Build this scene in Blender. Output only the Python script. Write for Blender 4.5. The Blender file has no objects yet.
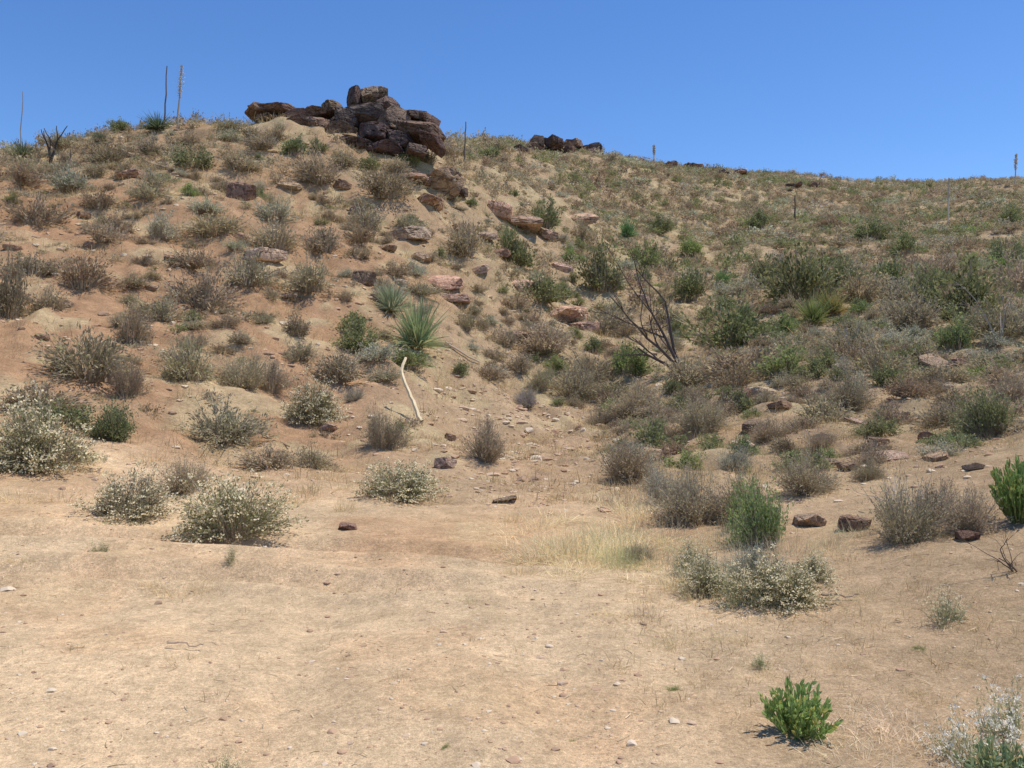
import bpy, math, random
import numpy as np
from mathutils import Vector
random.seed(7); R=np.random.RandomState(7)
F=887.0; CH=1.6
scene=bpy.context.scene
col_=scene.collection
# ---------------- noise
def _h(ix,iy,s):
    n=(ix.astype(np.int64)*374761393+iy.astype(np.int64)*668265263+s*1442695041)&0x7fffffff
    n=((n^(n>>13))*1274126177)&0x7fffffff
    n=n^(n>>16)
    return (n&0xffff)/65535.0
def vn(x,y,s=0):
    x=np.asarray(x,float);y=np.asarray(y,float)
    ix=np.floor(x);iy=np.floor(y);fx=x-ix;fy=y-iy
    fx=fx*fx*(3-2*fx);fy=fy*fy*(3-2*fy)
    a=_h(ix,iy,s);b=_h(ix+1,iy,s);c=_h(ix,iy+1,s);d=_h(ix+1,iy+1,s)
    return (a*(1-fx)+b*fx)*(1-fy)+(c*(1-fx)+d*fx)*fy-0.5
def fbm(x,y,s=0,o=4):
    r=0;a=1
    for i in range(o):
        r=r+a*vn(x*2**i+13.7*i,y*2**i-7.1*i,s+i);a*=0.5
    return r
def sst(a,b,x):
    t=np.clip((x-a)/(b-a),0,1);return t*t*(3-2*t)
# ---------------- terrain
US=np.array([-500,0,100,200,300,400,500,600,700,850,1024,1500.])
YS=np.array([1,4,6,8,11,14,18,23,29,36,45,60,80,110,150,210,400.])
T={ 1:None,4:None,
 6:[615,618,618,620,620,620,620,620,620,614,590,520],
 8:[534,544,551,556,558,558,558,560,558,545,506,424],
 11:[424,470,487,500,506,506,508,510,508,488,450,370],
 14:[346,398,418,441,456,464,472,472,464,442,408,334],
 18:[278,323,347,376,402,420,448,449,427,402,377,302],
 23:[212,264,282,300,325,353,418,424,391,370,348,284],
 29:[175,212,222,234,254,285,360,392,357,342,323,273],
 36:[160,164,168,178,196,226,296,344,326,312,297,264],
 45:[170,156,144,124,118,138,214,286,297,286,270,240],
 60:[200,172,160,146,140,146,160,226,258,254,243,215],
 80:[230,195,185,170,158,146,142,166,208,226,220,200],
 110:[260,225,215,200,185,165,152,160,170,196,198,190],
 150:[290,255,245,230,210,185,168,172,166,184,183,182],
 210:[320,290,280,260,240,215,195,190,180,190,188,186],
 400:[350,340,330,320,310,300,290,280,270,262,255,250]}
Z=np.zeros((len(YS),len(US)))
for j,y in enumerate(YS):
    r=T[int(y)]
    Z[j]=0 if r is None else CH+(384-np.array(r,float))/F*y
ug=np.linspace(-500,1500,201); lg=np.linspace(0,math.log(400),240)
yg=np.exp(lg)
tmp=np.array([[np.interp(y,YS,Z[:,k]) for k in range(len(US))] for y in yg])
G=np.array([np.interp(ug,US,tmp[j]) for j in range(len(yg))])
sc=G/yg[:,None]
def blur(A,n,ax):
    for _ in range(n):
        P=np.pad(A,[(1,1) if i==ax else (0,0) for i in range(2)],mode='edge')
        A=(P[:-2]+2*P[1:-1]+P[2:])/4 if ax==0 else (P[:,:-2]+2*P[:,1:-1]+P[:,2:])/4
    return A
sc=blur(blur(sc,5,0),14,1)
def height(x,y,detail=True):
    x=np.asarray(x,float);y=np.asarray(y,float)
    yc=np.clip(y,1,399)
    u=np.clip(512+F*x/np.maximum(yc,2.5),-500,1499.9)
    fu=(u+500)/10; fl=np.log(yc)/math.log(400)*239
    iu=np.minimum(fu.astype(int),199);il=np.minimum(fl.astype(int),238);fu=fu-iu;fl=fl-il
    s=(sc[il,iu]*(1-fu)+sc[il,iu+1]*fu)*(1-fl)+(sc[il+1,iu]*(1-fu)+sc[il+1,iu+1]*fu)*fl
    z=s*yc
    far=sst(9,40,y)
    z=z+far*(1.0*fbm(x/7,y/7,3,4))+sst(9,16,y)*0.40*fbm(x/2.2,y/2.2,9,3)
    z=z+sst(60,120,y)*1.9*fbm(x/16,y/16,31,4)
    z=z-sst(10,16,y)*0.34*np.abs(fbm((x+0.3*y)/1.3,y/5,17,3))
    z=z+0.07*fbm(x/1.6,y/1.6,21,3)*(1-far)
    if detail:
        for off in (0,1.55):
            c=7.3+off*0.8-0.045*(x+3.2)**2
            d=(y-c)
            z=z-0.09*np.exp(-(d/0.2)**2)*sst(1.5,-1.5,x)*(1-far)+0.05*np.exp(-((np.abs(d)-0.34)/0.13)**2)*sst(1.5,-1.5,x)*(1-far)
            c=0.4-off*0.9-0.13*(y-3)+0.012*(y-3)**2;d=x-c
            z=z-0.03*np.exp(-(d/0.2)**2)*sst(10,6,y)
        z=z+0.018*fbm(x/0.35,y/0.35,41,4)+sst(9,14,y)*0.11*fbm(x/0.55,y/0.55,43,4)
    return z
def pix(u,v):
    ys=np.geomspace(2.2,300,1600)
    x=(u-512)/F*ys; zr=CH+(384-v)/F*ys
    d=height(x,ys)-zr
    k=np.where(d>=0)[0]
    i=k[0] if len(k) else int(np.argmax(d/ys))
    return float(x[i]),float(ys[i]),float(height(x[i],ys[i]))
# ---------------- mesh helpers
def mesh_tris(name,V,Fc,mats,col=None,mi=None,smooth=False):
    V=np.asarray(V,np.float32);Fc=np.asarray(Fc,np.int32)
    m=bpy.data.meshes.new(name)
    k=Fc.shape[1]
    m.vertices.add(len(V));m.vertices.foreach_set('co',V.ravel())
    m.loops.add(Fc.size);m.loops.foreach_set('vertex_index',Fc.ravel())
    m.polygons.add(len(Fc));m.polygons.foreach_set('loop_start',np.arange(0,Fc.size,k,dtype=np.int32))
    try: m.polygons.foreach_set('loop_total',np.full(len(Fc),k,np.int32))
    except Exception: pass
    if mi is not None: m.polygons.foreach_set('material_index',np.asarray(mi,np.int32))
    m.polygons.foreach_set('use_smooth',np.full(len(Fc),smooth))
    if col is not None:
        a=m.attributes.new('col','FLOAT_COLOR','POINT')
        c=np.ones((len(V),4),np.float32);c[:,:3]=col;a.data.foreach_set('color',c.ravel())
    for mt in mats:m.materials.append(mt)
    m.update(calc_edges=True);return m
def obj(name,mesh,loc=(0,0,0),scale=(1,1,1),rot=(0,0,0),label=None,cat=None,group=None,kind=None,color=None,parent=None):
    o=bpy.data.objects.new(name,mesh);o.location=loc;o.scale=scale;o.rotation_euler=rot
    if label:o['label']=label
    if cat:o['category']=cat
    if group:o['group']=group
    if kind:o['kind']=kind
    if color is not None:o.color=(*color,1)
    if parent:o.parent=parent
    col_.objects.link(o);return o
# ---------------- materials
def nt(name):
    m=bpy.data.materials.new(name);m.use_nodes=True
    n=m.node_tree;n.nodes.clear();return m,n
def N(n,t,**kw):
    x=n.nodes.new(t)
    for k,v in kw.items():setattr(x,k,v)
    return x
def foliage_mat(name,trans=0.25,useobj=True,tint=(1,1,1)):
    m,n=nt(name);L=n.links.new
    at=N(n,'ShaderNodeAttribute',attribute_name='col')
    mx=N(n,'ShaderNodeMix',data_type='RGBA',blend_type='MULTIPLY');mx.inputs[0].default_value=1
    L(at.outputs['Color'],mx.inputs[6])
    if useobj:
        oi=N(n,'ShaderNodeObjectInfo');L(oi.outputs['Color'],mx.inputs[7])
    else: mx.inputs[7].default_value=(*tint,1)
    o=N(n,'ShaderNodeOutputMaterial')
    d=N(n,'ShaderNodeBsdfDiffuse');L(mx.outputs[2],d.inputs[0])
    if trans>0:
        t=N(n,'ShaderNodeBsdfTranslucent');s=N(n,'ShaderNodeMixShader');s.inputs[0].default_value=trans
        L(mx.outputs[2],t.inputs[0]);L(d.outputs[0],s.inputs[1]);L(t.outputs[0],s.inputs[2]);L(s.outputs[0],o.inputs[0])
    else: L(d.outputs[0],o.inputs[0])
    return m
M_leaf=foliage_mat('foliage',0.36);M_flower=foliage_mat('flower_heads',0.35,False);M_twig=foliage_mat('dry_twigs',0.0,False)
def rock_mat(name):
    m,n=nt(name);L=n.links.new
    tc=N(n,'ShaderNodeTexCoord');oi=N(n,'ShaderNodeObjectInfo')
    ad=N(n,'ShaderNodeVectorMath',operation='ADD');L(tc.outputs['Object'],ad.inputs[0])
    ml=N(n,'ShaderNodeMath',operation='MULTIPLY');L(oi.outputs['Random'],ml.inputs[0]);ml.inputs[1].default_value=50
    L(ml.outputs[0],ad.inputs[1])
    n1=N(n,'ShaderNodeTexNoise');n1.inputs['Scale'].default_value=2.2;n1.inputs['Detail'].default_value=8;n1.inputs['Roughness'].default_value=0.65
    n2=N(n,'ShaderNodeTexNoise');n2.inputs['Scale'].default_value=14;n2.inputs['Detail'].default_value=6
    L(ad.outputs[0],n1.inputs[0]);L(ad.outputs[0],n2.inputs[0])
    r=N(n,'ShaderNodeValToRGB');L(n1.outputs[0],r.inputs[0])
    e=r.color_ramp.elements;e[0].position=0.38;e[0].color=(0.68,0.63,0.64,1);e[1].position=0.62;e[1].color=(1.22,1.1,1.0,1)
    mx=N(n,'ShaderNodeMix',data_type='RGBA',blend_type='MULTIPLY');mx.inputs[0].default_value=1
    L(r.outputs[0],mx.inputs[6]);L(oi.outputs['Color'],mx.inputs[7])
    r2=N(n,'ShaderNodeMapRange');L(n2.outputs[0],r2.inputs[0]);r2.inputs[1].default_value=0.35;r2.inputs[2].default_value=0.7;r2.inputs[3].default_value=0.75;r2.inputs[4].default_value=1.25
    m2=N(n,'ShaderNodeMix',data_type='RGBA',blend_type='MULTIPLY');m2.inputs[0].default_value=1
    L(mx.outputs[2],m2.inputs[6]);L(r2.outputs[0],m2.inputs[7])
    vo=N(n,'ShaderNodeTexVoronoi',feature='DISTANCE_TO_EDGE');vo.inputs['Scale'].default_value=1.5
    nz=N(n,'ShaderNodeMix',data_type='RGBA',blend_type='LINEAR_LIGHT');nz.inputs[0].default_value=0.2
    L(ad.outputs[0],nz.inputs[6]);L(n1.outputs['Color'],nz.inputs[7]);L(nz.outputs[2],vo.inputs['Vector'])
    cr=N(n,'ShaderNodeMapRange');L(vo.outputs[0],cr.inputs[0]);cr.inputs[2].default_value=0.05
    sm=N(n,'ShaderNodeMath',operation='ADD');L(cr.outputs[0],sm.inputs[0]);L(n2.outputs[0],sm.inputs[1])
    b=N(n,'ShaderNodeBump');b.inputs['Strength'].default_value=0.8;b.inputs['Distance'].default_value=0.1;L(sm.outputs[0],b.inputs['Height'])
    p=N(n,'ShaderNodeBsdfDiffuse')
    L(m2.outputs[2],p.inputs[0]);L(b.outputs[0],p.inputs['Normal'])
    o=N(n,'ShaderNodeOutputMaterial');L(p.outputs[0],o.inputs[0]);return m
M_rock=rock_mat('weathered_rock')
def ground_mat():
    m,n=nt('desert_ground');L=n.links.new
    at=N(n,'ShaderNodeAttribute',attribute_name='col');tc=N(n,'ShaderNodeTexCoord')
    def noise(s,d=6,r=0.6):
        x=N(n,'ShaderNodeTexNoise');x.inputs['Scale'].default_value=s;x.inputs['Detail'].default_value=d;x.inputs['Roughness'].default_value=r
        L(tc.outputs['Object'],x.inputs[0]);return x
    cur=at.outputs['Color']
    for s,lo,hi,a,b_ in((0.7,0.35,0.65,0.88,1.12),(3,0.3,0.7,0.82,1.17),(14,0.3,0.7,0.82,1.17),(45,0.3,0.7,0.75,1.24),(150,0.3,0.7,0.70,1.30)):
        x=noise(s,5,0.65);r=N(n,'ShaderNodeMapRange');L(x.outputs[0],r.inputs[0])
        for i,v in enumerate((lo,hi,a,b_)):r.inputs[i+1].default_value=v
        mm=N(n,'ShaderNodeMix',data_type='RGBA',blend_type='MULTIPLY');mm.inputs[0].default_value=1
        L(cur,mm.inputs[6]);L(r.outputs[0],mm.inputs[7]);cur=mm.outputs[2]
    for s,th,c in((34,0.13,(0.66,0.54,0.38,1)),(27,0.12,(0.32,0.19,0.12,1)),(12,0.06,(0.28,0.17,0.11,1)),(70,0.16,(0.36,0.24,0.15,1))):
        vo=N(n,'ShaderNodeTexVoronoi');vo.inputs['Scale'].default_value=s;L(tc.outputs['Object'],vo.inputs['Vector'])
        lt=N(n,'ShaderNodeMapRange');L(vo.outputs['Distance'],lt.inputs[0]);lt.inputs[1].default_value=th*1.5;lt.inputs[2].default_value=th;lt.inputs[3].default_value=0;lt.inputs[4].default_value=0.6
        mm=N(n,'ShaderNodeMix',data_type='RGBA');L(lt.outputs[0],mm.inputs[0]);L(cur,mm.inputs[6]);mm.inputs[7].default_value=c;cur=mm.outputs[2]
    a=noise(25,8,0.7);c=noise(130,4,0.6)
    s=N(n,'ShaderNodeMath',operation='MULTIPLY_ADD');L(c.outputs[0],s.inputs[0]);s.inputs[1].default_value=0.45;L(a.outputs[0],s.inputs[2])
    b=N(n,'ShaderNodeBump');b.inputs['Strength'].default_value=0.7;b.inputs['Distance'].default_value=0.03;L(s.outputs[0],b.inputs['Height'])
    d=N(n,'ShaderNodeBsdfDiffuse');d.inputs['Roughness'].default_value=0.4;L(cur,d.inputs[0]);L(b.outputs[0],d.inputs['Normal'])
    o=N(n,'ShaderNodeOutputMaterial');L(d.outputs[0],o.inputs[0]);return m
M_ground=ground_mat()
# ---------------- ground sheet
def gcol(x,y):
    u=512+F*x/np.maximum(y,2.5)
    sand=np.array([0.62,0.455,0.275]);red=np.array([0.40,0.235,0.13]);tan=np.array([0.42,0.30,0.18]);straw=np.array([0.48,0.38,0.215]);orange=np.array([0.56,0.345,0.185])
    n1=fbm(x/3,y/3,51,4);n2=fbm(x/1.1,y/1.1,61,4);n3=fbm(x/8,y/8,71,3)
    w=lambda t:t[...,None]
    c=sand+0*w(x)
    o=np.clip(sst(-0.2,0.3,n1)*0.85+0.35*sst(0,0.4,n2),0,1)
    c=c*(1-w(o))+orange*w(o)
    t=sst(8,14,y+n1*5)
    c2=tan*(1-w(sst(-0.1,0.4,n2)*0.7))+straw*w(sst(-0.1,0.4,n2)*0.7)
    rd=sst(500,300,u+n3*150)*sst(50,28,y+n1*8)*0.85
    rd=np.clip(rd+0.35*sst(0.1,0.5,n3)*sst(60,30,y),0,1)*(1-0.6*sst(0.0,0.4,n2+0.5*n1))
    c2=c2*(1-w(rd))+red*w(rd)
    ctr=sst(100,20,np.abs(u-530))*sst(26,18,y)*0.5
    c2=c2*(1-w(ctr))+np.array([0.54,0.365,0.215])*w(ctr)
    c=c*(1-w(t))+c2*w(t)
    g=sst(620,900,u+n1*60)*sst(18,11,y)*0.8
    c=c*(1-w(g))+np.array([0.40,0.28,0.165])*w(g)
    s=sst(0.12,0.5,n2+0.4*n1)*0.3
    c=c*(1-w(s))+np.array([0.56,0.445,0.26])*w(s)
    return c
ys=np.concatenate([np.linspace(-25,1.8,50),np.geomspace(1.9,60,780),np.geomspace(60.5,900,150)])
ss=np.linspace(-1,1,720)
YY=np.repeat(ys[:,None],len(ss),1);XX=ss[None,:]*(5+0.72*np.abs(YY))
ZZ=height(XX,YY);CC=gcol(XX,YY)
ny,nx=YY.shape
idx=np.arange(ny*nx).reshape(ny,nx)
Q=np.stack([idx[:-1,:-1],idx[:-1,1:],idx[1:,1:],idx[1:,:-1]],-1).reshape(-1,4)
gm=mesh_tris('ground',np.stack([XX,YY,ZZ],-1).reshape(-1,3),Q,[M_ground],CC.reshape(-1,3),smooth=True)
obj('ground',gm,kind='structure',label='sandy desert ground rising into rocky scrub hillside')
# ---------------- plant arrays
def quad_leaves(P,D,s,w,rng):
    n=len(P)
    D=D/np.maximum(np.linalg.norm(D,axis=1,keepdims=True),1e-6)
    S=np.cross(D,rng.normal(size=(n,3)));S/=np.maximum(np.linalg.norm(S,axis=1,keepdims=True),1e-6)
    s=np.broadcast_to(np.asarray(s).reshape(-1,1),(n,1));
    V=np.stack([P,P+D*s*0.5+S*s*w,P+D*s,P+D*s*0.5-S*s*w],1).reshape(-1,3)
    b=np.arange(n)[:,None]*4
    return V,np.concatenate([b+np.array([0,1,2]),b+np.array([0,2,3])],0)
def ribbons(C,w0,w1,rng):
    n,k,_=C.shape
    d=C[:,-1]-C[:,0]
    S=np.cross(d,rng.normal(size=(n,3)));S/=np.maximum(np.linalg.norm(S,axis=1,keepdims=True),1e-6)
    w=np.linspace(w0,w1,k)[None,:,None]
    A=C+S[:,None]*w;B=C-S[:,None]*w
    V=np.stack([A,B],2).reshape(-1,3)
    f=[];base=np.arange(n)*2*k
    for j in range(k-1):
        a=base+2*j
        f.append(np.stack([a,a+1,a+3],1));f.append(np.stack([a,a+3,a+2],1))
    return V,np.concatenate(f)
class Acc:
    def __init__(s):s.V=[];s.F=[];s.C=[];s.M=[];s.n=0
    def add(s,V,Fc,c,m):
        s.V.append(V);s.F.append(Fc+s.n);s.n+=len(V)
        c=np.asarray(c,float)
        if c.ndim==1:c=np.repeat(c[None],len(V),0)
        s.C.append(c);s.M.append(np.full(len(Fc),m))
    def out(s):return np.concatenate(s.V),np.concatenate(s.F),np.concatenate(s.C),np.concatenate(s.M)
def bez(A,B,C,k):
    t=np.linspace(0,1,k)[None,:,None]
    return (1-t)**2*A[:,None]+2*t*(1-t)*B[:,None]+t*t*C[:,None]
def shrub(seed,n=300,lv=14,ls=0.06,lw=0.28,clumps=16,spread=0.3,flower=0.0,fs=0.035,up=0.15,tmin=0.35,tw=0.007,elmin=8,jit=0.05,k=4,fq=9,twc=(0.38,0.32,0.23),fcol=(0.88,0.78,0.52),rlo=0.7):
    g=np.random.RandomState(seed);a=Acc()
    ca=g.uniform(0,2*np.pi,clumps);ce=np.radians(elmin)+np.arcsin(g.uniform(0,1,clumps))*(1-elmin/90);cr=g.uniform(rlo,1.1,clumps)
    kk=g.randint(0,clumps,n)
    az=ca[kk]+g.normal(0,spread,n)/np.maximum(np.cos(ce[kk]),0.35);el=np.clip(ce[kk]+g.normal(0,spread,n),np.radians(elmin*0.6),np.pi/2*1.05)
    r=cr[kk]*g.uniform(0.6,1.08,n)
    tip=np.stack([np.cos(az)*np.cos(el),np.sin(az)*np.cos(el),np.sin(el)],1)*r[:,None]
    b=np.stack([np.cos(az),np.sin(az),0*az],1)*g.uniform(0,0.3,n)[:,None];b[:,2]=-0.06
    mid=(b+tip)*0.5;mid[:,2]+=up*g.uniform(0.3,1.3,n);mid+=g.normal(0,0.04,(n,3))
    V,Fc=ribbons(bez(b,mid,tip,k),tw,tw*0.35,g)
    a.add(V,Fc,np.repeat(np.array(twc)*g.uniform(.7,1.3,(n,1)),2*k,0),2)
    m=n*lv;si=np.repeat(np.arange(n),lv);t=(tmin+(1-tmin)*g.uniform(0,1,m)**0.8)[:,None]
    P=(1-t)**2*b[si]+2*t*(1-t)*mid[si]+t*t*tip[si]+g.normal(0,jit,(m,3))*t
    P[:,2]=np.maximum(P[:,2],0.0)
    D=2*(1-t)*(mid[si]-b[si])+2*t*(tip[si]-mid[si]);D/=np.linalg.norm(D,axis=1,keepdims=True)
    D=D+g.normal(0,0.55,(m,3))
    V,Fc=quad_leaves(P,D,ls*g.uniform(0.6,1.3,m),lw,g)
    sh=np.repeat(g.uniform(0.72,1.25,n)[si]*g.uniform(0.8,1.2,m),4)
    c=np.stack([sh,sh*np.repeat(g.uniform(0.95,1.05,m),4),sh*np.repeat(g.uniform(0.85,1.1,m),4)],1)
    a.add(V,Fc,c,0)
    if flower>0:
        dens=g.uniform(0,2,clumps)[kk]
        fi=np.where(g.uniform(size=n)<flower*dens)[0]
        fi=np.repeat(fi,fq)
        P=tip[fi]+g.normal(0,1,(len(fi),3))*np.array([fs*1.1,fs*1.1,fs*0.45])
        D=g.normal(0,1,(len(fi),3));D[:,2]=np.abs(D[:,2])*0.6
        V,Fc=quad_leaves(P,D,fs*g.uniform(0.6,1.2,len(fi)),0.5,g)
        s=np.repeat(g.uniform(0.75,1.05,len(fi)),4)[:,None]
        a.add(V,Fc,np.array(fcol)*s,1)
    return a.out()
def grass(seed,n=90,droop=0.5,w=0.012,spread=0.5,base=0.2,k=5):
    g=np.random.RandomState(seed);a=Acc()
    az=g.uniform(0,2*np.pi,n);rr=base*np.sqrt(g.uniform(0,1,n))
    b=np.stack([np.cos(az)*rr,np.sin(az)*rr,-0.03+0*az],1)
    az2=az+g.normal(0,0.9,n);L=g.uniform(0.3,1.1,n);o=g.uniform(0.05,1,n)*spread
    tip=b+np.stack([np.cos(az2)*o*L,np.sin(az2)*o*L,np.sqrt(np.maximum(1-o*o,0.1))*L*(1-droop*o)],1)
    mid=b+(tip-b)*0.5+np.array([0,0,0.2])*L[:,None]
    V,Fc=ribbons(bez(b,mid,tip,k),w,w*0.15,g)
    s=np.repeat(g.uniform(0.6,1.3,n),2*k)[:,None]
    a.add(V,Fc,np.ones(3)*s,0);return a.out()
def yucca(seed,n=360):
    g=np.random.RandomState(seed);a=Acc()
    hd=np.array([[0,0],[0.45,0.1],[-0.4,0.2],[0.1,-0.3]])*0.8;hk=g.choice(4,n,p=[.5,.2,.2,.1])
    az=g.uniform(0,2*np.pi,n);el=np.arcsin(g.uniform(-0.1,1,n)**1.0);el=np.where(el>0.3,el*0.8+0.3,el);L=g.uniform(0.6,1.05,n)*np.where(hk==0,1,0.65)
    d=np.stack([np.cos(az)*np.cos(el),np.sin(az)*np.cos(el),np.sin(el)],1)
    b=d*0.06+np.array([0,0,0.08]);b[:,:2]+=hd[hk]*0.6
    tip=b+d*L[:,None]+g.normal(0,0.05,(n,3));mid=(b+tip)/2+np.array([0,0,0.07])
    V,Fc=ribbons(bez(b,mid,tip,5),0.022,0.003,g)
    dry=((el<0.3)&(g.uniform(size=n)<0.6))|(g.uniform(size=n)<0.06)
    c=np.where(dry[:,None],np.array([1.4,1.1,1.1]),np.array([1,1,1]))*g.uniform(0.65,1.25,n)[:,None]
    a.add(V,Fc,np.repeat(c,10,0),0);return a.out()
def broad(seed,n=60,lv=13,ls=0.23):
    g=np.random.RandomState(seed);a=Acc()
    az=g.uniform(0,2*np.pi,n);o=np.sqrt(g.uniform(0,1,n))*0.93;L=g.uniform(0.6,1,n)
    b=np.stack([np.cos(az)*0.15*o,np.sin(az)*0.15*o,0*az-0.04],1)
    tip=b+np.stack([np.cos(az)*o*L,np.sin(az)*o*L,L*np.sqrt(1-o*o*0.85)],1)
    mid=(b+tip)/2+np.stack([np.cos(az)*0.08,np.sin(az)*0.08,0*az],1)
    V,Fc=ribbons(bez(b,mid,tip,5),0.014,0.006,g);a.add(V,Fc,(0.2,0.24,0.09),2)
    m=n*lv;si=np.repeat(np.arange(n),lv);t=g.uniform(0.25,1,m)[:,None]
    P=(1-t)**2*b[si]+2*t*(1-t)*mid[si]+t*t*tip[si]
    D=(tip-b)[si]*0.7+g.normal(0,0.5,(m,3));D[:,2]=np.abs(D[:,2])+0.15
    D/=np.linalg.norm(D,axis=1,keepdims=True);s=(ls*g.uniform(0.6,1.15,m))[:,None]
    S=np.cross(D,g.normal(size=(m,3)));S/=np.linalg.norm(S,axis=1,keepdims=True);Nn=np.cross(D,S)
    pts=[P,P+D*s*.35+S*s*.2+Nn*s*.06,P+D*s*.72+S*s*.16+Nn*s*.05,P+D*s,P+D*s*.72-S*s*.16+Nn*s*.05,P+D*s*.35-S*s*.2+Nn*s*.06]
    V=np.stack(pts,1).reshape(-1,3);bb=np.arange(m)[:,None]*6
    Fc=np.concatenate([bb+np.array(x) for x in([0,1,2],[0,2,3],[0,3,4],[0,4,5])])
    sh=np.repeat(g.uniform(0.7,1.25,m),6)[:,None]*np.repeat(np.where(g.uniform(size=(m,1))<0.12,np.array([[1.7,1.15,1]]),np.array([[1,1,1]])),6,0);a.add(V,Fc,sh,0);return a.out()
MATS=[M_leaf,M_flower,M_twig]
def pm(name,arr):return mesh_tris(name,arr[0],arr[1],MATS,arr[2],arr[3])
LIB={}
LIB['G1']=[pm('dry_shrub_mesh',shrub(10+i,n=520,lv=13,ls=0.055,lw=0.13,clumps=24,spread=0.22,tw=0.006,up=0.1,jit=0.035,rlo=0.55)) for i in range(5)]
LIB['G0']=[pm('dry_shrub_far_mesh',shrub(30+i,n=220,lv=10,ls=0.10,lw=0.15,clumps=18,spread=0.25,tw=0.011,jit=0.05,rlo=0.55)) for i in range(6)]
LIB['O1']=[pm('green_shrub_mesh',shrub(50+i,n=380,lv=20,ls=0.05,lw=0.28,clumps=24,spread=0.22,tw=0.007,jit=0.05,tmin=0.3,rlo=0.55)) for i in range(3)]
LIB['O0']=[pm('green_shrub_far_mesh',shrub(60+i,n=180,lv=15,ls=0.085,lw=0.28,clumps=16,spread=0.25,tw=0.012,jit=0.07,rlo=0.55)) for i in range(5)]
LIB['B1']=[pm('flowering_shrub_mesh',shrub(70+i,n=600,lv=11,ls=0.05,lw=0.2,clumps=26,spread=0.24,tw=0.006,flower=0.65,fs=0.036,jit=0.035,rlo=0.6)) for i in range(4)]
LIB['B0']=[pm('flowering_shrub_far_mesh',shrub(80+i,n=260,lv=10,ls=0.09,lw=0.2,clumps=18,spread=0.25,tw=0.01,flower=0.5,fs=0.05)) for i in range(3)]
LIB['P1']=[pm('sparse_shrub_mesh',shrub(90+i,n=170,lv=8,ls=0.06,lw=0.18,clumps=22,spread=0.25,tw=0.006,flower=0.75,fs=0.035,up=0.05,twc=(0.3,0.3,0.17))) for i in range(3)]
LIB['W']=[pm('white_flower_mesh',shrub(96+i,n=120,lv=9,ls=0.08,lw=0.12,clumps=40,spread=0.25,tw=0.0055,tmin=0.1,flower=0.7,fs=0.036,fq=16,up=0.03,jit=0.025,twc=(0.40,0.40,0.22),fcol=(0.95,0.90,0.76))) for i in range(2)]
LIB['T']=[pm('dry_grass_mesh',grass(100+i,n=170,w=0.006,spread=0.97,base=0.65)) for i in range(4)]
LIB['Y']=[pm('yucca_mesh',yucca(110+i)) for i in range(3)]
LIB['K']=[pm('leafy_plant_mesh',broad(120,80,13,0.18))]
LIB['J']=[pm('leafy_bush_mesh',broad(121,150,16,0.13))]
COL={'G':(0.42,0.35,0.23),'O':(0.25,0.27,0.125),'L':(0.28,0.34,0.13),'S':(0.46,0.45,0.33),'B':(0.30,0.29,0.15),'T':(0.76,0.61,0.34),'Y':(0.34,0.39,0.22),'K':(0.30,0.43,0.14),'D':(0.33,0.25,0.165),'W':(0.38,0.39,0.22),'J':(0.25,0.37,0.11)}
META={'G':('dry_shrub','dry grey-brown twiggy shrub on the sandy slope','shrub','dry shrubs scattered on the hillside'),
'D':('dry_shrub','dark reddish-brown dry shrub on the slope','shrub','dry shrubs scattered on the hillside'),
'O':('green_shrub','olive-green rounded desert shrub on the hillside','shrub','green shrubs on the hillside'),
'L':('green_shrub','bright green leafy shrub among dry brush','shrub','green shrubs on the hillside'),
'S':('silvery_shrub','pale silvery-grey shrub on dry ground','shrub','silvery shrubs on the hillside'),
'B':('flowering_shrub','low buckwheat shrub dotted with cream flower heads','flowering shrub','flowering buckwheat shrubs'),
'P':('flowering_plant','sparse thin-stemmed plant with small cream flowers','plant','small flowering plants'),
'W':('flowering_plant','thin green-stemmed plant topped with small white flowers','plant','small flowering plants'),
'T':('dry_grass_tuft','straw-coloured tuft of dry grass on sand','grass tuft','dry grass tufts'),
'Y':('yucca_plant','spiky yucca rosette with long pointed grey-green leaves','yucca','yucca rosettes on the hillside'),
'K':('leafy_plant','small bright green broad-leaved plant growing from sand','plant','small leafy plants'),
'J':('green_shrub','bright green broad-leaved bush on the dirt bank','shrub','green shrubs on the hillside')}
occupied=[];counts={}
def jitcol(c,a=0.13):
    s=1+random.uniform(-a,a);return tuple(max(0.01,x*s*(1+random.uniform(-0.05,0.05))) for x in c)
def place(kind,x,y,wm,hm,near,color=None,label=None):
    lk={'D':'G','L':'O','S':'G'}.get(kind,kind)
    key=lk if lk in LIB else lk+('1' if near or lk=='P' else '0')
    me=random.choice(LIB[key])
    nm,lb,ct,gr=META[kind]
    sx=wm/2*1.08;z=float(height(x,y))
    c=jitcol(color or COL.get(kind,COL['B']))
    o=obj(nm,me,(x,y,z-0.02),(sx*random.uniform(.95,1.15),sx*random.uniform(.85,1.15),hm*0.94),(random.uniform(-.1,.1),random.uniform(-.1,.1),random.uniform(0,6.28)),label or lb,ct,gr,color=c)
    occupied.append((x,y,wm/2));counts[nm]=counts.get(nm,0)+1;return o
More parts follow.
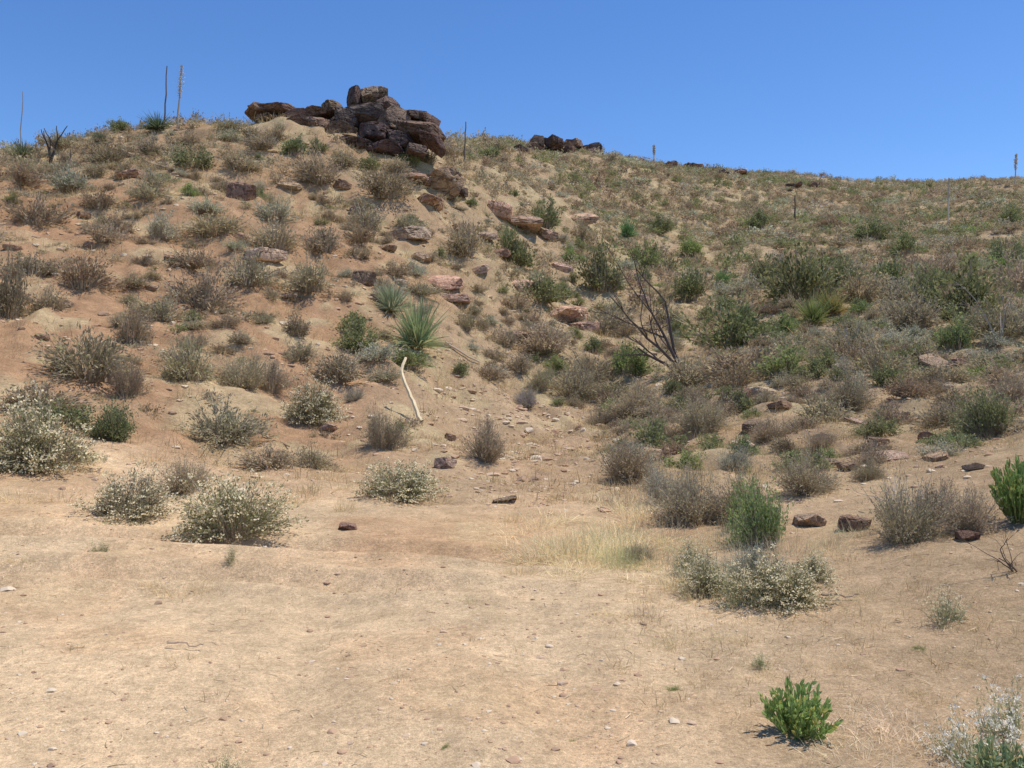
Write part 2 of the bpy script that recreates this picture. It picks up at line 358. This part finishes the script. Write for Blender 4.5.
E=[('B',48,466,136,78),('O',112,440,76,50),('G',90,378,106,64),('D',128,395,56,44),('G',132,345,44,48),('G',190,380,66,50),('G',243,388,76,42),('G',272,392,54,38),
('B',310,422,70,50),('G',342,380,74,38),('B',235,534,124,68),('G',185,492,70,44),('B',400,497,92,42),('G',382,447,56,46),('G',486,460,56,56),
('D',82,288,74,38),('G',203,308,84,46),('G',250,284,64,38),('G',310,292,68,38),('S',160,240,46,34),('G',216,236,68,32),('O',192,168,52,26),('D',36,226,74,36),('D',8,318,50,66),
('S',70,192,56,30),('D',22,186,56,26),('G',320,184,60,38),('D',385,198,74,38),('S',274,222,48,28),('G',276,250,74,34),('G',322,252,58,30),('G',365,228,54,30),('G',465,254,56,38),
('S',388,306,46,30),('O',515,266,48,36),('O',537,300,54,38),('O',600,290,70,48),('O',545,228,44,32),('L',645,270,48,32),('G',606,334,62,36),('G',545,352,74,34),('L',630,374,58,36),
('O',726,346,94,66),('O',806,300,104,60),('G',750,377,116,44),('G',575,398,84,42),('G',635,418,94,40),('G',702,432,78,42),('G',628,480,90,56),('G',692,524,94,72),('G',742,522,84,60),('G',805,492,92,50),
('S',662,505,60,50),('L',764,548,66,78),('L',745,530,40,56),('B',785,600,110,54),('B',715,592,76,44),('S',755,580,80,44),('B',690,575,50,36),('B',815,580,50,30),('P',745,606,90,44),('G',845,410,70,50),('G',882,378,76,44),('O',968,318,90,66),('O',990,436,76,56),('G',905,540,98,74),('G',968,530,78,58),
('G',915,330,68,50),('G',1000,340,68,50),('O',905,255,40,24),('O',1010,225,40,22),('S',862,336,32,20),('S',845,375,30,22),('D',300,335,38,26),('G',465,330,34,22),('O',460,375,28,16),
('G',590,380,64,36),('G',520,372,44,26),('S',415,275,30,16),('G',515,310,40,22),('D',100,210,46,24),('G',150,200,46,22),('O',120,130,34,14),('G',230,130,44,16),('O',410,160,34,18),('O',490,158,34,14),
('G',580,240,38,22),('L',570,262,28,18),('O',660,235,36,20),('L',690,255,36,18),('O',760,230,38,20),('O',870,240,48,22),('D',830,228,38,14),('O',690,300,54,34),('G',668,322,40,22),('G',860,300,56,38),('O',770,285,54,36),('O',930,300,60,42),('O',1005,270,48,36),('O',840,285,48,30),('L',955,350,54,32),
('O',890,290,50,36),('G',940,280,50,32),('G',1020,300,54,48),('G',870,480,40,28),('G',640,560,44,26),('S',355,400,30,18),('G',300,360,48,26),('G',540,390,44,26),('G',660,440,54,28),('S',735,470,56,30),('G',770,440,54,28),('G',600,425,44,20),
('G',820,450,44,26),('D',935,520,60,50),('G',850,350,64,32),('G',790,360,64,32),('D',930,395,54,24),('G',1010,400,54,32),('G',60,150,50,20),('D',110,165,50,22),('G',150,155,44,20),('G',260,150,44,20),('G',240,170,50,24),('G',190,145,40,16)]
for k,u,v,w,h in E:
    x,y,z=pix(u,v);d=y/F
    place(k,x,y,w*d,h*d*1.05,v>385)
def sp(k,u,v,w,h,color=None,label=None,near=True):
    x,y,z=pix(u,v);d=y/F;return place(k,x,y,w*d,h*d,near,color,label)
sp('B',128,518,104,56,(0.33,0.29,0.18),'dull grey-brown buckwheat shrub with sparse cream flowers')
sp('S',527,407,38,24,(0.36,0.35,0.33),'small rough grey clump of dead growth in wash')
sp('J',1020,522,66,80)
sp('K',798,735,70,66)
sp('W',985,775,120,92);sp('W',1020,735,90,64);sp('W',955,755,70,48);sp('P',945,622,64,40,(0.3,0.31,0.17));sp('K',1005,790,70,60,(0.34,0.42,0.22),'grey-green leafy plant on dry sand')
sp('P',762,668,30,20,(0.35,0.38,0.2));sp('L',672,690,26,10);sp('L',575,742,16,8);sp('P',220,780,60,36,(0.35,0.34,0.17));sp('L',445,748,16,9);sp('P',232,562,20,20);sp('P',100,552,26,16)
sp('L',920,650,20,8);sp('L',190,715,12,6);sp('P',640,470,40,30);sp('P',150,690,14,8)
for i in range(56):
    u=random.gauss(602,56);v=random.gauss(556,17)-abs(u-604)*0.05;sp('T',u,v,random.uniform(36,96),random.choice([10,14,20,30,46]),random.choice([(1.0,0.86,0.54),(0.92,0.78,0.48),(0.88,0.74,0.46),(0.6,0.62,0.34)]))
for i in range(26):
    u=random.uniform(620,860);v=random.gauss(560,26);sp('T',u,v,random.uniform(36,70),random.uniform(18,40),(0.66,0.58,0.38))
for u,v,w,h in((880,745,110,24),(850,735,90,22),(915,730,100,24),(870,765,100,26),(930,755,90,22),(895,715,90,18),(840,755,80,18),(860,720,120,14),(900,760,130,16)):
    sp('T',u,v,w,h,(0.86,0.75,0.52),'tangled mat of pale dry grass on sand')
for u,v,w,h in((180,590,66,20),(150,585,30,16),(205,588,36,14),(520,575,40,26),(512,522,30,22),(680,640,60,22),(660,650,40,18),(845,670,46,26),(800,765,50,20),(930,700,60,20),(650,520,50,34),(700,600,50,34),(345,510,30,24),(20,560,40,10),(545,470,22,14),(640,500,44,30),(770,680,40,16),(280,505,60,20),(60,500,60,18),(330,478,50,18),(600,440,40,18),(540,440,36,16),(730,640,50,20),(700,680,50,14),(950,660,60,18),(820,620,50,16),(860,600,60,20),(610,620,50,14),(480,600,40,10),(560,500,40,16),(500,550,30,18),(640,600,60,16),(60,470,60,24),(150,460,50,20),(250,480,50,18),(300,500,50,18),(20,500,60,20),(360,470,40,16),(110,500,50,18),(440,480,40,14)):
    sp('T',u,v,w,h)
YL=[(418,352,68,66,(0.36,0.42,0.22)),(392,314,54,42,(0.35,0.40,0.24)),(812,326,48,38,(0.27,0.33,0.12)),(832,316,40,32,(0.36,0.34,0.13)),(158,131,44,20,(0.18,0.22,0.12)),(24,158,44,20,(0.18,0.22,0.12)),(100,142,24,12,(0.18,0.22,0.12)),(628,238,24,26,(0.2,0.33,0.14)),(508,248,26,26,(0.22,0.3,0.14)),(722,285,28,20,(0.2,0.32,0.12))]
for u,v,w,h,c in YL: sp('Y',u,v,w,h*0.95,c)
for u,v,r in((655,360,1.4),(640,345,1.3),(625,330,1.2),(640,320,1.2),(412,400,0.7),(422,428,0.8),(425,445,0.7),(405,375,0.6),(412,415,.7),(415,460,.8)):
    x,y,z=pix(u,v);occupied.append((x,y,r))
# ---------------- rocks
def boulder_mesh(seed,sub=5,rough=0.02,np_=9):
    import bmesh
    g=np.random.RandomState(seed);bm=bmesh.new();bmesh.ops.create_icosphere(bm,subdivisions=sub,radius=1)
    P=np.array([v.co[:] for v in bm.verts])
    P=P/np.max(np.abs(P),axis=1,keepdims=True)*0.72+P*0.18
    A=np.eye(3)+g.normal(0,0.15,(3,3));P=P@A
    for i in range(np_):
        nv=g.normal(size=3);nv/=np.linalg.norm(nv);d=g.uniform(0.66,0.98)
        e=P@nv-d;P=P-np.maximum(e,0)[:,None]*nv
    q=fbm(P[:,0]*3+P[:,2]*1.3+seed,P[:,1]*3-P[:,2]*1.7,seed,5)
    gr=np.abs(fbm(P[:,0]*.9+P[:,2]*0.3,P[:,2]*2.0+P[:,1]*.5,seed+9,2));g2=np.abs(fbm(P[:,0]*1.8+P[:,1],P[:,1]*.8+P[:,2]*.2,seed+19,2))
    P=P*(1+rough*2*q-0.10*np.exp(-(gr/0.025)**2)-0.07*np.exp(-(g2/0.025)**2))[:,None]
    for v,p in zip(bm.verts,P):v.co=p
    m=bpy.data.meshes.new('rock_mesh');bm.to_mesh(m);bm.free();m.materials.append(M_rock);return m
BM=[boulder_mesh(200+i) for i in range(10)]
DK=(0.165,0.13,0.118);BR=(0.27,0.20,0.16);MD=(0.38,0.28,0.205);LT=(0.62,0.49,0.37);PK=(0.55,0.395,0.29)
def rock(x,y,z,w,h,c,name,label,group,tilt=0.25,dep=None,f=1.2):
    return obj(name,random.choice(BM),(x,y,z),(w/2*f,(dep or w*0.9)/2*1.2,h/2*f),(random.uniform(-tilt,tilt),random.uniform(-tilt,tilt),random.choice([0,3.14])+random.uniform(-.6,.6)),label,'rock',group,color=jitcol(c,0.2))
PILE=[(374,98,32,20),(357,102,18,26),(387,106,14,22),(366,117,42,18),(393,126,30,22),(348,121,32,20),(412,118,30,10),(425,122,24,14),(424,134,32,20),(376,134,40,20),(403,141,28,16),(434,144,16,14),(338,135,32,18),
(320,128,34,18),(300,120,40,12),(280,114,36,11),(262,113,30,9),(318,114,24,10),(334,112,18,14),(298,130,36,12),(270,123,26,8),(360,148,32,14),(388,152,32,10),(416,152,24,10),(330,150,24,9),(410,130,14,16)]
OL='dark blackish-brown weathered boulder stacked in hilltop outcrop'
for i,(u,v,w,h) in enumerate(PILE):
    y=43.6+(152-v)/40*2.4+random.uniform(-.25,.25);d=y/F
    rock((u-512)*d,y,CH+(384-v)*d,w*d,h*d,BR if (i%4==0 or u<335) else DK,'boulder',OL,'boulders in the hilltop outcrop',0.13,dep=2.1,f=1.17)
for u,v,w,h in((372,127,40,40),(415,140,34,24),(335,135,44,24),(290,128,50,16)):
    y=46.6;d=y/F;rock((u-512)*d,y,CH+(384-v)*d,w*d,h*d,DK,'boulder',OL,'boulders in the hilltop outcrop',0.15)
for u,v,w,h in((255,132,34,16),(278,138,34,18),(300,150,38,20),(345,160,44,20),(372,166,40,18),(395,168,40,18),(430,160,34,16),(320,146,28,14),(282,128,20,10),(412,164,30,16),(445,152,26,14)):
    x,y,z=pix(u,v);d=y/F;place('O' if u%4==0 else 'G',x,y-0.6,w*d,h*d,False)
GR=[(440,192,44,24,MD),(410,182,36,14,MD),(458,196,20,12,DK),(242,200,26,22,MD),(130,178,30,10,PK),(438,286,46,12,PK),(365,284,22,16,MD),(410,240,38,16,LT),(258,262,34,16,LT),(500,218,28,20,PK),(520,230,40,13,PK),
(562,322,40,20,PK),(478,274,22,9,LT),(745,452,30,13,LT),(936,372,38,20,MD),(960,366,22,9,PK),(858,530,30,16,MD),(812,526,28,15,LT),(765,396,30,10,LT),(742,398,24,9,MD),(757,432,26,14,MD),(445,468,22,13,LT),
(348,530,18,8,PK),(328,432,22,7,LT),(66,308,12,8,PK),(82,218,16,8,PK),(12,250,16,7,PK),(240,240,14,8,PK),(580,222,34,12,PK),(545,238,34,12,PK),(400,285,18,7,LT),(355,215,14,8,MD),
(660,520,26,9,LT),(895,460,30,8,LT),(850,470,24,8,PK),(505,502,30,4,LT),(970,540,24,10,MD),(450,440,16,7,MD),(340,190,16,10,MD),(205,305,20,7,PK),(115,160,30,9,MD),
(520,340,26,9,PK),(585,330,28,11,PK),(430,207,34,11,PK),(560,270,22,9,LT),(375,300,14,8,MD),(90,250,14,7,PK),(150,290,14,7,PK),(40,340,16,7,PK),(290,300,16,7,LT),(720,500,16,7,LT),(900,420,24,8,LT),(930,440,20,8,PK),(1000,410,22,9,LT),(820,440,20,8,PK),
(640,300,20,8,LT),(780,410,20,8,PK),(385,250,22,8,PK),(455,302,36,9,PK),(485,240,24,9,LT),(520,288,30,11,PK),(545,300,22,8,LT),(860,425,24,8,LT),(830,465,20,7,PK),(880,445,22,8,MD),(940,460,24,8,PK),(975,470,18,7,LT),(290,190,20,9,PK),(200,215,16,7,MD),(170,260,14,6,PK),(460,232,24,9,PK),(500,256,22,9,PK),(420,262,26,9,PK)]
for u,v,w,h,c in GR:
    x,y,z=pix(u,v);d=y/F
    lb={id(LT):'pale weathered stone lying on sandy ground',id(PK):'pinkish-tan angular stone lying on the slope',id(MD):'brown angular rock half buried in slope',id(DK):'dark brown angular rock half buried in slope'}.get(id(c),'angular rock lying in dry wash')
    rock(x,y+0.2*w*d,z+h*d*0.33,w*d,h*d,c,'rock',lb,'loose rocks on the hillside',0.25,f=1.15)
    occupied.append((x,y-0.5*w*d,w*d*0.5))
for cu,cv,sw,sh,n in((550,143,46,10,28),(742,168,18,6,8),(690,160,26,4,6),(810,181,30,4,5)):
    for i in range(n):
        u=random.gauss(cu,sw/2);x,y,z=pix(u,cv+8);d=y/F;w=random.uniform(8,18)*(1 if cu<600 else 0.55);h=w*random.uniform(.45,.75)
        v=cv+3+abs(u-cu)*0.25-random.uniform(0,7)
        zz=min(CH+(384-v)*d,z+(1.3 if cu<600 else 0.5));rock(x,y,zz,w*d,h*d,DK if i%3==0 else BR,'boulder','dark boulder in a distant ridge-top outcrop','boulders on the distant ridge',dep=w*d*1.2,f=1.1)
        occupied.append((x,y-1,0.8))
def small_rock_arrays():
    import bmesh
    out=[]
    for s in range(6):
        bm=bmesh.new();bmesh.ops.create_icosphere(bm,subdivisions=2,radius=1)
        g=np.random.RandomState(400+s);P=np.array([v.co[:] for v in bm.verts])
        for i in range(9):
            nv=g.normal(size=3);nv/=np.linalg.norm(nv);e=P@nv-g.uniform(.5,.85);P=P-np.maximum(e,0)[:,None]*nv
        P[:,2]*=0.8
        out.append((P,np.array([[v.index for v in f.verts] for f in bm.faces])));bm.free()
    return out
SRA=small_rock_arrays()
def scatter_merge(name,arrs,pts,scl,cols,mats,label,sink=0):
    Vs=[];Fs=[];Cs=[];Ms=[];n=0
    zs=height(pts[:,0],pts[:,1])
    for i in range(len(pts)):
        A=arrs[i%len(arrs)];V,Fc=A[0],A[1]
        t=R.uniform(0,6.28);c,s=math.cos(t),math.sin(t);sx,sy,sz=scl[i]
        X=V[:,0]*c-V[:,1]*s;Y=V[:,0]*s+V[:,1]*c
        Vs.append(np.stack([X*sx+pts[i,0],Y*sy+pts[i,1],V[:,2]*sz+zs[i]-sink*sz],1).astype(np.float32));Fs.append((Fc+n).astype(np.int32));n+=len(V)
        if len(A)>2:
            cc=A[2].astype(np.float32);lf=A[4]
            cc[lf]=cc[lf]*cols[i]
            Ms.append(A[3]);Cs.append(cc)
        else:
            Cs.append(np.repeat(np.array(cols[i])[None],len(V),0));Ms.append(np.zeros(len(Fc),int))
    me=mesh_tris(name,np.concatenate(Vs),np.concatenate(Fs),mats,np.concatenate(Cs),np.concatenate(Ms))
    return obj(name,me,kind='stuff',label=label,color=(1,1,1))
def withmask(A):
    lf=np.zeros(len(A[0]),bool);lf[A[1][A[3]==0].ravel()]=True;return (*A,lf)
def fan(n,y0,y1,p=1.0,amax=0.62):
    y=y0*(y1/y0)**(R.uniform(0,1,n)**p);a=R.uniform(-amax,amax,n);return np.stack([a*y,y],1)
P=fan(11500,2.6,60,0.72);den=fbm(P[:,0]/2,P[:,1]/2,81,3)
P=P[(den+R.uniform(-.3,.3,len(P))>-0.02)]
yy=R.uniform(11,26,900);P=np.concatenate([P,np.stack([(R.normal(530,48,900)-512)/F*yy,yy],1)])
n=len(P);s=np.where(P[:,1]<10,0.0072,0.0018*P[:,1])*np.exp(R.normal(0,0.6,n));s=np.minimum(s,0.15)
base=np.array([[0.52,0.38,0.26],[0.44,0.29,0.19],[0.36,0.24,0.16],[0.60,0.49,0.36]])[R.randint(0,4,n)]
M_peb=foliage_mat('pebble_stone',0.0,False)
scatter_merge('gravel',SRA,P,np.stack([s*R.uniform(.8,1.4,n),s,s*R.uniform(.5,.9,n)],1),base,[M_peb],'loose pebbles and gravel scattered over sandy soil')
GA=[withmask(grass(500+i,n=13,w=0.016,spread=0.9,base=0.7,k=3)) for i in range(6)]
P=fan(50000,4,130,0.58);u=512+F*P[:,0]/P[:,1]
den=fbm(P[:,0]/2.5,P[:,1]/2.5,91,4)
bare=sst(470,340,u)*sst(30,18,P[:,1])*0.12
keep=(den+R.uniform(-.35,.35,len(P))>-0.16+bare)&((P[:,1]>11)|(R.uniform(size=len(P))<0.10+0.6*(u>620)))
P=P[keep];n=len(P);s=np.exp(R.normal(0,0.35,n))*(0.10+0.14*sst(12,45,P[:,1]))*np.where(P[:,1]<11,0.4,1)
cg=np.array([0.64,0.50,0.275])*R.uniform(0.6,1.15,(n,1))*np.array([1,1,1])
scatter_merge('dry_grass',GA,P,np.stack([s*1.5,s*1.5,s*1.1],1),cg,MATS,'sparse dry straw grass over the slopes')
# ---------------- random shrubs over slopes
grid={}
def ok(x,y,r):
    gx,gy=int(x//3),int(y//3)
    for i in(-1,0,1):
        for j in(-1,0,1):
            for (a,b,c) in grid.get((gx+i,gy+j),()):
                if (a-x)**2+(b-y)**2<(0.64*(c+r))**2:return False
    return True
def reg(x,y,r):grid.setdefault((int(x//3),int(y//3)),[]).append((x,y,r))
for a in occupied:reg(*a)
cand=[]
for t in range(42000):
    y=math.sqrt(random.uniform(11.5**2,170**2)) if t%3 else 11.5*(60/11.5)**random.random()
    a=random.uniform(-0.6,0.6);x=a*y;u=512+F*a
    if y<26 and 420<u<610:continue
    if y<34 and u<470 and random.random()<0.84:continue
    if y<20 and random.random()<0.9:continue
    if u<520 and y<50 and random.random()<0.4:continue
    if 225<u<445 and 42<y<50:continue
    dn=float(fbm(np.array(x/6),np.array(y/6),101,2))
    if dn+random.uniform(-.3,.3)<-0.22-(0.25 if y>60 else 0)+(0.1 if u>560 and y<60 else 0):continue
    r=random.choice([0.35,0.45,0.6,0.8])
    if u>600 and 22<y<70:r*=1.35
    if y>65:r=random.choice([0.5,0.7,1.0,1.4])
    if not ok(x,y,r*(0.68 if y>65 else 0.92)):continue
    reg(x,y,r);cand.append((x,y,r,u))
ca=np.array([(c[0],c[1]) for c in cand]);tt=np.linspace(0.15,0.97,36)
zt=height(ca[:,0],ca[:,1])+1.0
vm=np.all(height(ca[:,0][:,None]*tt,ca[:,1][:,None]*tt,False)<CH+(zt[:,None]-CH)*tt+0.05,axis=1)
vis=sorted([c for c,v in zip(cand,vm) if v],key=lambda c:c[1])
rest=[];budget={'dry_shrub':295,'green_shrub':220,'silvery_shrub':120}
def kindpick(u,y):
    q=random.random();gw=(0.34 if u>540 else 0.12)*(1 if y<70 else .85)
    return 'O' if q<gw*0.87 else 'L' if q<gw and y<80 else 'S' if q<gw+0.11 else 'D' if q<gw+0.29 else 'G'
for x,y,r,u in vis:
    k=kindpick(u,y);nm=META[k][0];h=r*random.uniform(0.7,1.1)*(0.8 if y>60 else 1)
    if counts.get(nm,0)<budget[nm] and abs(u-512)<500 and y<55: place(k,x,y,2*r,h,False)
    else: rest.append((x,y,r,h,k))
P=fan(9000,13,130,0.48);u=512+F*P[:,0]/P[:,1];den=fbm(P[:,0]/3.5,P[:,1]/3.5,131,3)
for (x,y),uu,dn in zip(P,u,den):
    if y<26 and 430<uu<600:continue
    if 225<uu<445 and 43<y<48:continue
    th=-0.1+(0.28 if uu<500 and y<46 else 0)+(0.12 if uu>=500 and y<55 else 0)+(0.2 if y<22 else 0)-(0.3 if y>60 else 0)
    if dn+random.uniform(-.3,.3)<th:continue
    r=random.uniform(0.14,0.38)*(1+1.1*(y>55));rest.append((x,y,r,r*random.uniform(.45,.85),'G' if (k:=kindpick(uu,y))=='L' else k))
print('individual',counts,'rest',len(rest))
FA=[withmask(shrub(600+i,n=28,lv=8,ls=0.2,lw=0.2,clumps=16,spread=0.35,tw=0.014,jit=0.13,k=3)) for i in range(8)]
rr=np.array([(a,b) for a,b,*_ in rest]);sc3=np.array([(r,r,h) for _,_,r,h,_ in rest])
cc=np.array([np.array(jitcol(COL[k],0.16)) for *_,k in rest])
scatter_merge('distant_brush',FA,rr,sc3,cc,MATS,'mass of grey-green brush covering the hillside')
# ---------------- tubes: stalks, dead wood
def tube(acc,pts,rad,colr,k=6):
    pts=np.array(pts,float);n=len(pts)
    T_=np.gradient(pts,axis=0);T_/=np.linalg.norm(T_,axis=1,keepdims=True)
    ref=np.array([0.3,0.9,0.2]);A=np.cross(T_,ref);A/=np.linalg.norm(A,axis=1,keepdims=True);B=np.cross(T_,A)
    th=np.arange(k)*2*np.pi/k
    V=pts[:,None]+(A[:,None]*np.cos(th)[None,:,None]+B[:,None]*np.sin(th)[None,:,None])*np.array(rad)[:,None,None]
    V=V.reshape(-1,3);f=[]
    for i in range(n-1):
        for j in range(k):
            a=i*k+j;b=i*k+(j+1)%k;f+= [[a,b,b+k],[a,b+k,a+k]]
    for j in range(1,k-1):f.append([(n-1)*k,(n-1)*k+j,(n-1)*k+j+1])
    acc.add(V,np.array(f),colr,2)
def stalk(u,v0,v1,du,px,colr,fuzz=0,label=''):
    x,y,z=pix(u,v0)
    d=y/F;h=(v0-v1)*d;g=np.random.RandomState(int(u));a=Acc()
    k=8;t=np.linspace(0,1,k);pts=np.stack([du*d*t+g.normal(0,0.015,k),0*t,h*t-0.1*(1-t)],1)
    tube(a,pts,px*d/2*0.75*(1-0.5*t),colr)
    if fuzz:
        m=420;tt=g.uniform(0.5,1,m);wd=fuzz*2.6*d*np.sin((tt-0.45)/0.55*2.9)
        P_=np.stack([du*d*tt,0*tt,h*tt],1)+g.normal(0,1,(m,3))*wd[:,None]*np.array([.5,.5,.2])
        D=g.normal(0,1,(m,3));V,Fc=quad_leaves(P_,D,1.3*d*g.uniform(.6,1.2,m),0.3,g);a.add(V,Fc,(0.56,0.50,0.42),2)
    V,Fc,C,Mi=a.out()
    return obj('yucca_stalk',mesh_tris('yucca_stalk',V,Fc,MATS,C,Mi),(x,y,z),label=label,cat='dried plant stalk',group='yucca flower stalks')
stalk(164,130,66,3,2.6,(0.16,0.12,0.1),0,'dark bare dried yucca stalk standing on ridge')
stalk(177,130,66,5,3,(0.40,0.34,0.28),1.2,'pale dried yucca stalk with fuzzy seed head')
stalk(20,158,92,3,1.8,(0.35,0.3,0.25),0,'thin pale dried yucca stalk on ridge')
stalk(464,162,122,2,2.6,(0.15,0.12,0.1),0,'short dark dried yucca stalk on ridge')
stalk(654,160,142,0,2,(0.5,0.45,0.38),0.5,'short pale dried yucca stalk on distant ridge')
stalk(948,224,178,1,2.8,(0.6,0.5,0.38),0.4,'pale dried yucca stalk among hillside brush')
stalk(1015,186,155,1,2,(0.5,0.45,0.38),0.5,'pale dried yucca stalk on far ridge')
stalk(795,222,196,0,2.5,(0.14,0.11,0.09),0,'short dark dried yucca stalk in brush')
def branchy(acc,p,d,L,r,depth,g,colr,lift=0.0):
    k=5;pts=[np.array(p,float)];dd=np.array(d,float)
    for i in range(k-1):
        dd=dd+g.normal(0,0.13,3)+np.array([0,0,lift]);dd/=np.linalg.norm(dd);pts.append(pts[-1]+dd*L/(k-1))
    tube(acc,pts,np.linspace(r,r*0.5,k),colr,5)
    if depth<=0:return
    for j in range(g.randint(2,4)):
        q=g.randint(1,k);nd=dd+g.normal(0,0.5,3);nd/=np.linalg.norm(nd)
        branchy(acc,pts[q],nd,L*g.uniform(.5,.8),r*0.5,depth-1,g,colr,lift)
def dead(u,v,dirs,rpx,seed,colr,depth,label,lift=0.03):
    x,y,z=pix(u,v);d=y/F;a=Acc();g=np.random.RandomState(seed)
    for dr,L in dirs:
        dv=np.array(dr,float);dv/=np.linalg.norm(dv);branchy(a,(0,0,-0.05),dv,L*d,rpx*d/2,depth,g,colr,lift)
    V,Fc,C,Mi=a.out();return obj('dead_shrub',mesh_tris('dead_shrub',V,Fc,MATS,C,Mi),(x,y,z),label=label,cat='dead shrub',group='dead burnt shrubs')
dead(682,370,[((-0.7,0,0.8),74),((-0.5,0.2,0.9),72),((-0.85,-0.1,0.5),50),((-0.6,-.1,.8),66)],3.8,5,(0.12,0.095,0.085),4,'bare dark leaning dead shrub with fine branches')
dead(50,164,[((-0.1,0,1),24),((0.4,0,0.9),26)],3,11,(0.08,0.065,0.06),1,'charred black forked dead shrub on ridge',0.2)
dead(1000,345,[((0.1,0,1),50),((-0.4,0,1),50)],2,9,(0.35,0.3,0.26),2,'bare grey twiggy dead shrub in brush')
dead(860,360,[((-0.5,0,1),30),((0.5,0,1),30)],2,12,(0.42,0.38,0.33),2,'bare grey twiggy dead shrub in brush')
dead(905,528,[((-0.5,-.3,.8),45),((0.5,-.2,.8),45),((0,-.5,.7),45)],2,13,(0.45,0.41,0.37),3,'bare grey twiggy dead shrub in brush')
dead(1020,570,[((-0.8,-.1,.4),34),((-0.4,-.2,.6),34),((-0.6,.2,.8),34)],2,14,(0.14,0.11,0.09),3,'dark tangled dead brush under a bush')
def stick(pxs,rpx,colr,label,up=0.03,free=False):
    ps=[pix(u,v) for u,v in pxs];d=ps[0][1]/F
    if free:
        y0=ps[0][1];ps=[((u-512)/F*(y0+0.25*i),y0+0.25*i,CH+(384-v)/F*(y0+0.25*i)) for i,(u,v) in enumerate(pxs)]
    a=Acc();o=np.array(ps[0]);P_=np.array(ps)-o;P_[:,2]+=up+rpx*d/2
    tt=np.linspace(0,len(P_)-1,len(P_)*3);P2=np.stack([np.interp(tt,np.arange(len(P_)),P_[:,i]) for i in range(3)],1)
    P2+=np.random.RandomState(3).normal(0,0.008,P2.shape)
    tube(a,P2,np.linspace(rpx,rpx*.6,len(P2))*d/2,colr)
    V,Fc,C,Mi=a.out();obj('fallen_branch',mesh_tris('fallen_branch',V,Fc,MATS,C,Mi),tuple(o),label=label,cat='branch',group='fallen branches and stalks')
stick([(421,424),(414,406),(407,390),(401,374),(406,360)],5,(0.74,0.60,0.38),'bleached pale yellow bent yucca stalk on slope',0.0,True)
stick([(240,430),(262,437),(290,450)],2.5,(0.28,0.2,0.15),'dark fallen branch lying on sandy slope')
stick([(445,345),(465,358),(480,366)],2.5,(0.5,0.4,0.3),'pale fallen branch lying on slope',0.06)
stick([(820,600),(840,601),(860,600)],2.5,(0.33,0.25,0.18),'short brown stick lying on sand')
stick([(120,152),(150,165),(175,172)],2.5,(0.4,0.3,0.2),'long pale fallen stalk near the ridge')
stick([(165,648),(185,650),(205,652)],2,(0.4,0.3,0.22),'short thin stick lying on sand')
Vs=Acc();P=fan(2200,3.2,26,0.6)
n=len(P);th=R.uniform(0,6.28,n);L_=R.uniform(0.03,0.11,n)*(0.5+P[:,1]/13)
b=np.stack([P[:,0],P[:,1],height(P[:,0],P[:,1])+0.006],1);ex=P[:,0]+np.cos(th)*L_;ey=P[:,1]+np.sin(th)*L_;e=np.stack([ex,ey,height(ex,ey)+0.01],1)
V,Fc=ribbons(bez(b,(b+e)/2+R.normal(0,0.008,(n,3))+np.array([0,0,.008]),e,4),0.0025,0.001,R)
Vs.add(V,Fc,np.repeat(np.array([0.52,0.41,0.26])*R.uniform(.5,1.4,(n,1)),8,0),2)
V,Fc,C,Mi=Vs.out();obj('twig_litter',mesh_tris('twig_litter',V,Fc,MATS,C,Mi),kind='stuff',label='thin dry twigs littering the sand')
# ---------------- light, world, camera
el=math.radians(68);az=math.radians(80)
sd=Vector((math.sin(az)*math.cos(el),math.cos(az)*math.cos(el),math.sin(el)))
l=bpy.data.lights.new('sun','SUN');l.energy=4.9;l.angle=math.radians(0.5);l.color=(1,0.94,0.84)
lo=bpy.data.objects.new('sun',l);lo.rotation_euler=sd.to_track_quat('Z','Y').to_euler();lo.location=(0,0,50);col_.objects.link(lo)
w=bpy.data.worlds.new('World');scene.world=w;w.use_nodes=True;n=w.node_tree;n.nodes.clear()
sk=n.nodes.new('ShaderNodeTexSky');sk.sky_type='NISHITA';sk.sun_disc=False;sk.sun_elevation=el;sk.sun_rotation=az;sk.altitude=1200;sk.air_density=1.0;sk.dust_density=0.25;sk.ozone_density=4.0
hs=n.nodes.new('ShaderNodeHueSaturation');hs.inputs['Saturation'].default_value=1.2;hs.inputs['Hue'].default_value=0.507;hs.inputs['Value'].default_value=1.13
bg=n.nodes.new('ShaderNodeBackground');bg.inputs[1].default_value=0.15
ow=n.nodes.new('ShaderNodeOutputWorld');n.links.new(sk.outputs[0],hs.inputs['Color']);n.links.new(hs.outputs[0],bg.inputs[0]);n.links.new(bg.outputs[0],ow.inputs[0])
cd=bpy.data.cameras.new('camera');cd.sensor_width=36;cd.lens=F/1024*36;cd.clip_end=3000;cd.clip_start=0.05
co=bpy.data.objects.new('camera',cd);co.location=(0,0,CH);co.rotation_euler=(math.radians(90),0,0);col_.objects.link(co);scene.camera=co
scene.view_settings.view_transform='Standard';scene.view_settings.look='None';scene.view_settings.exposure=0
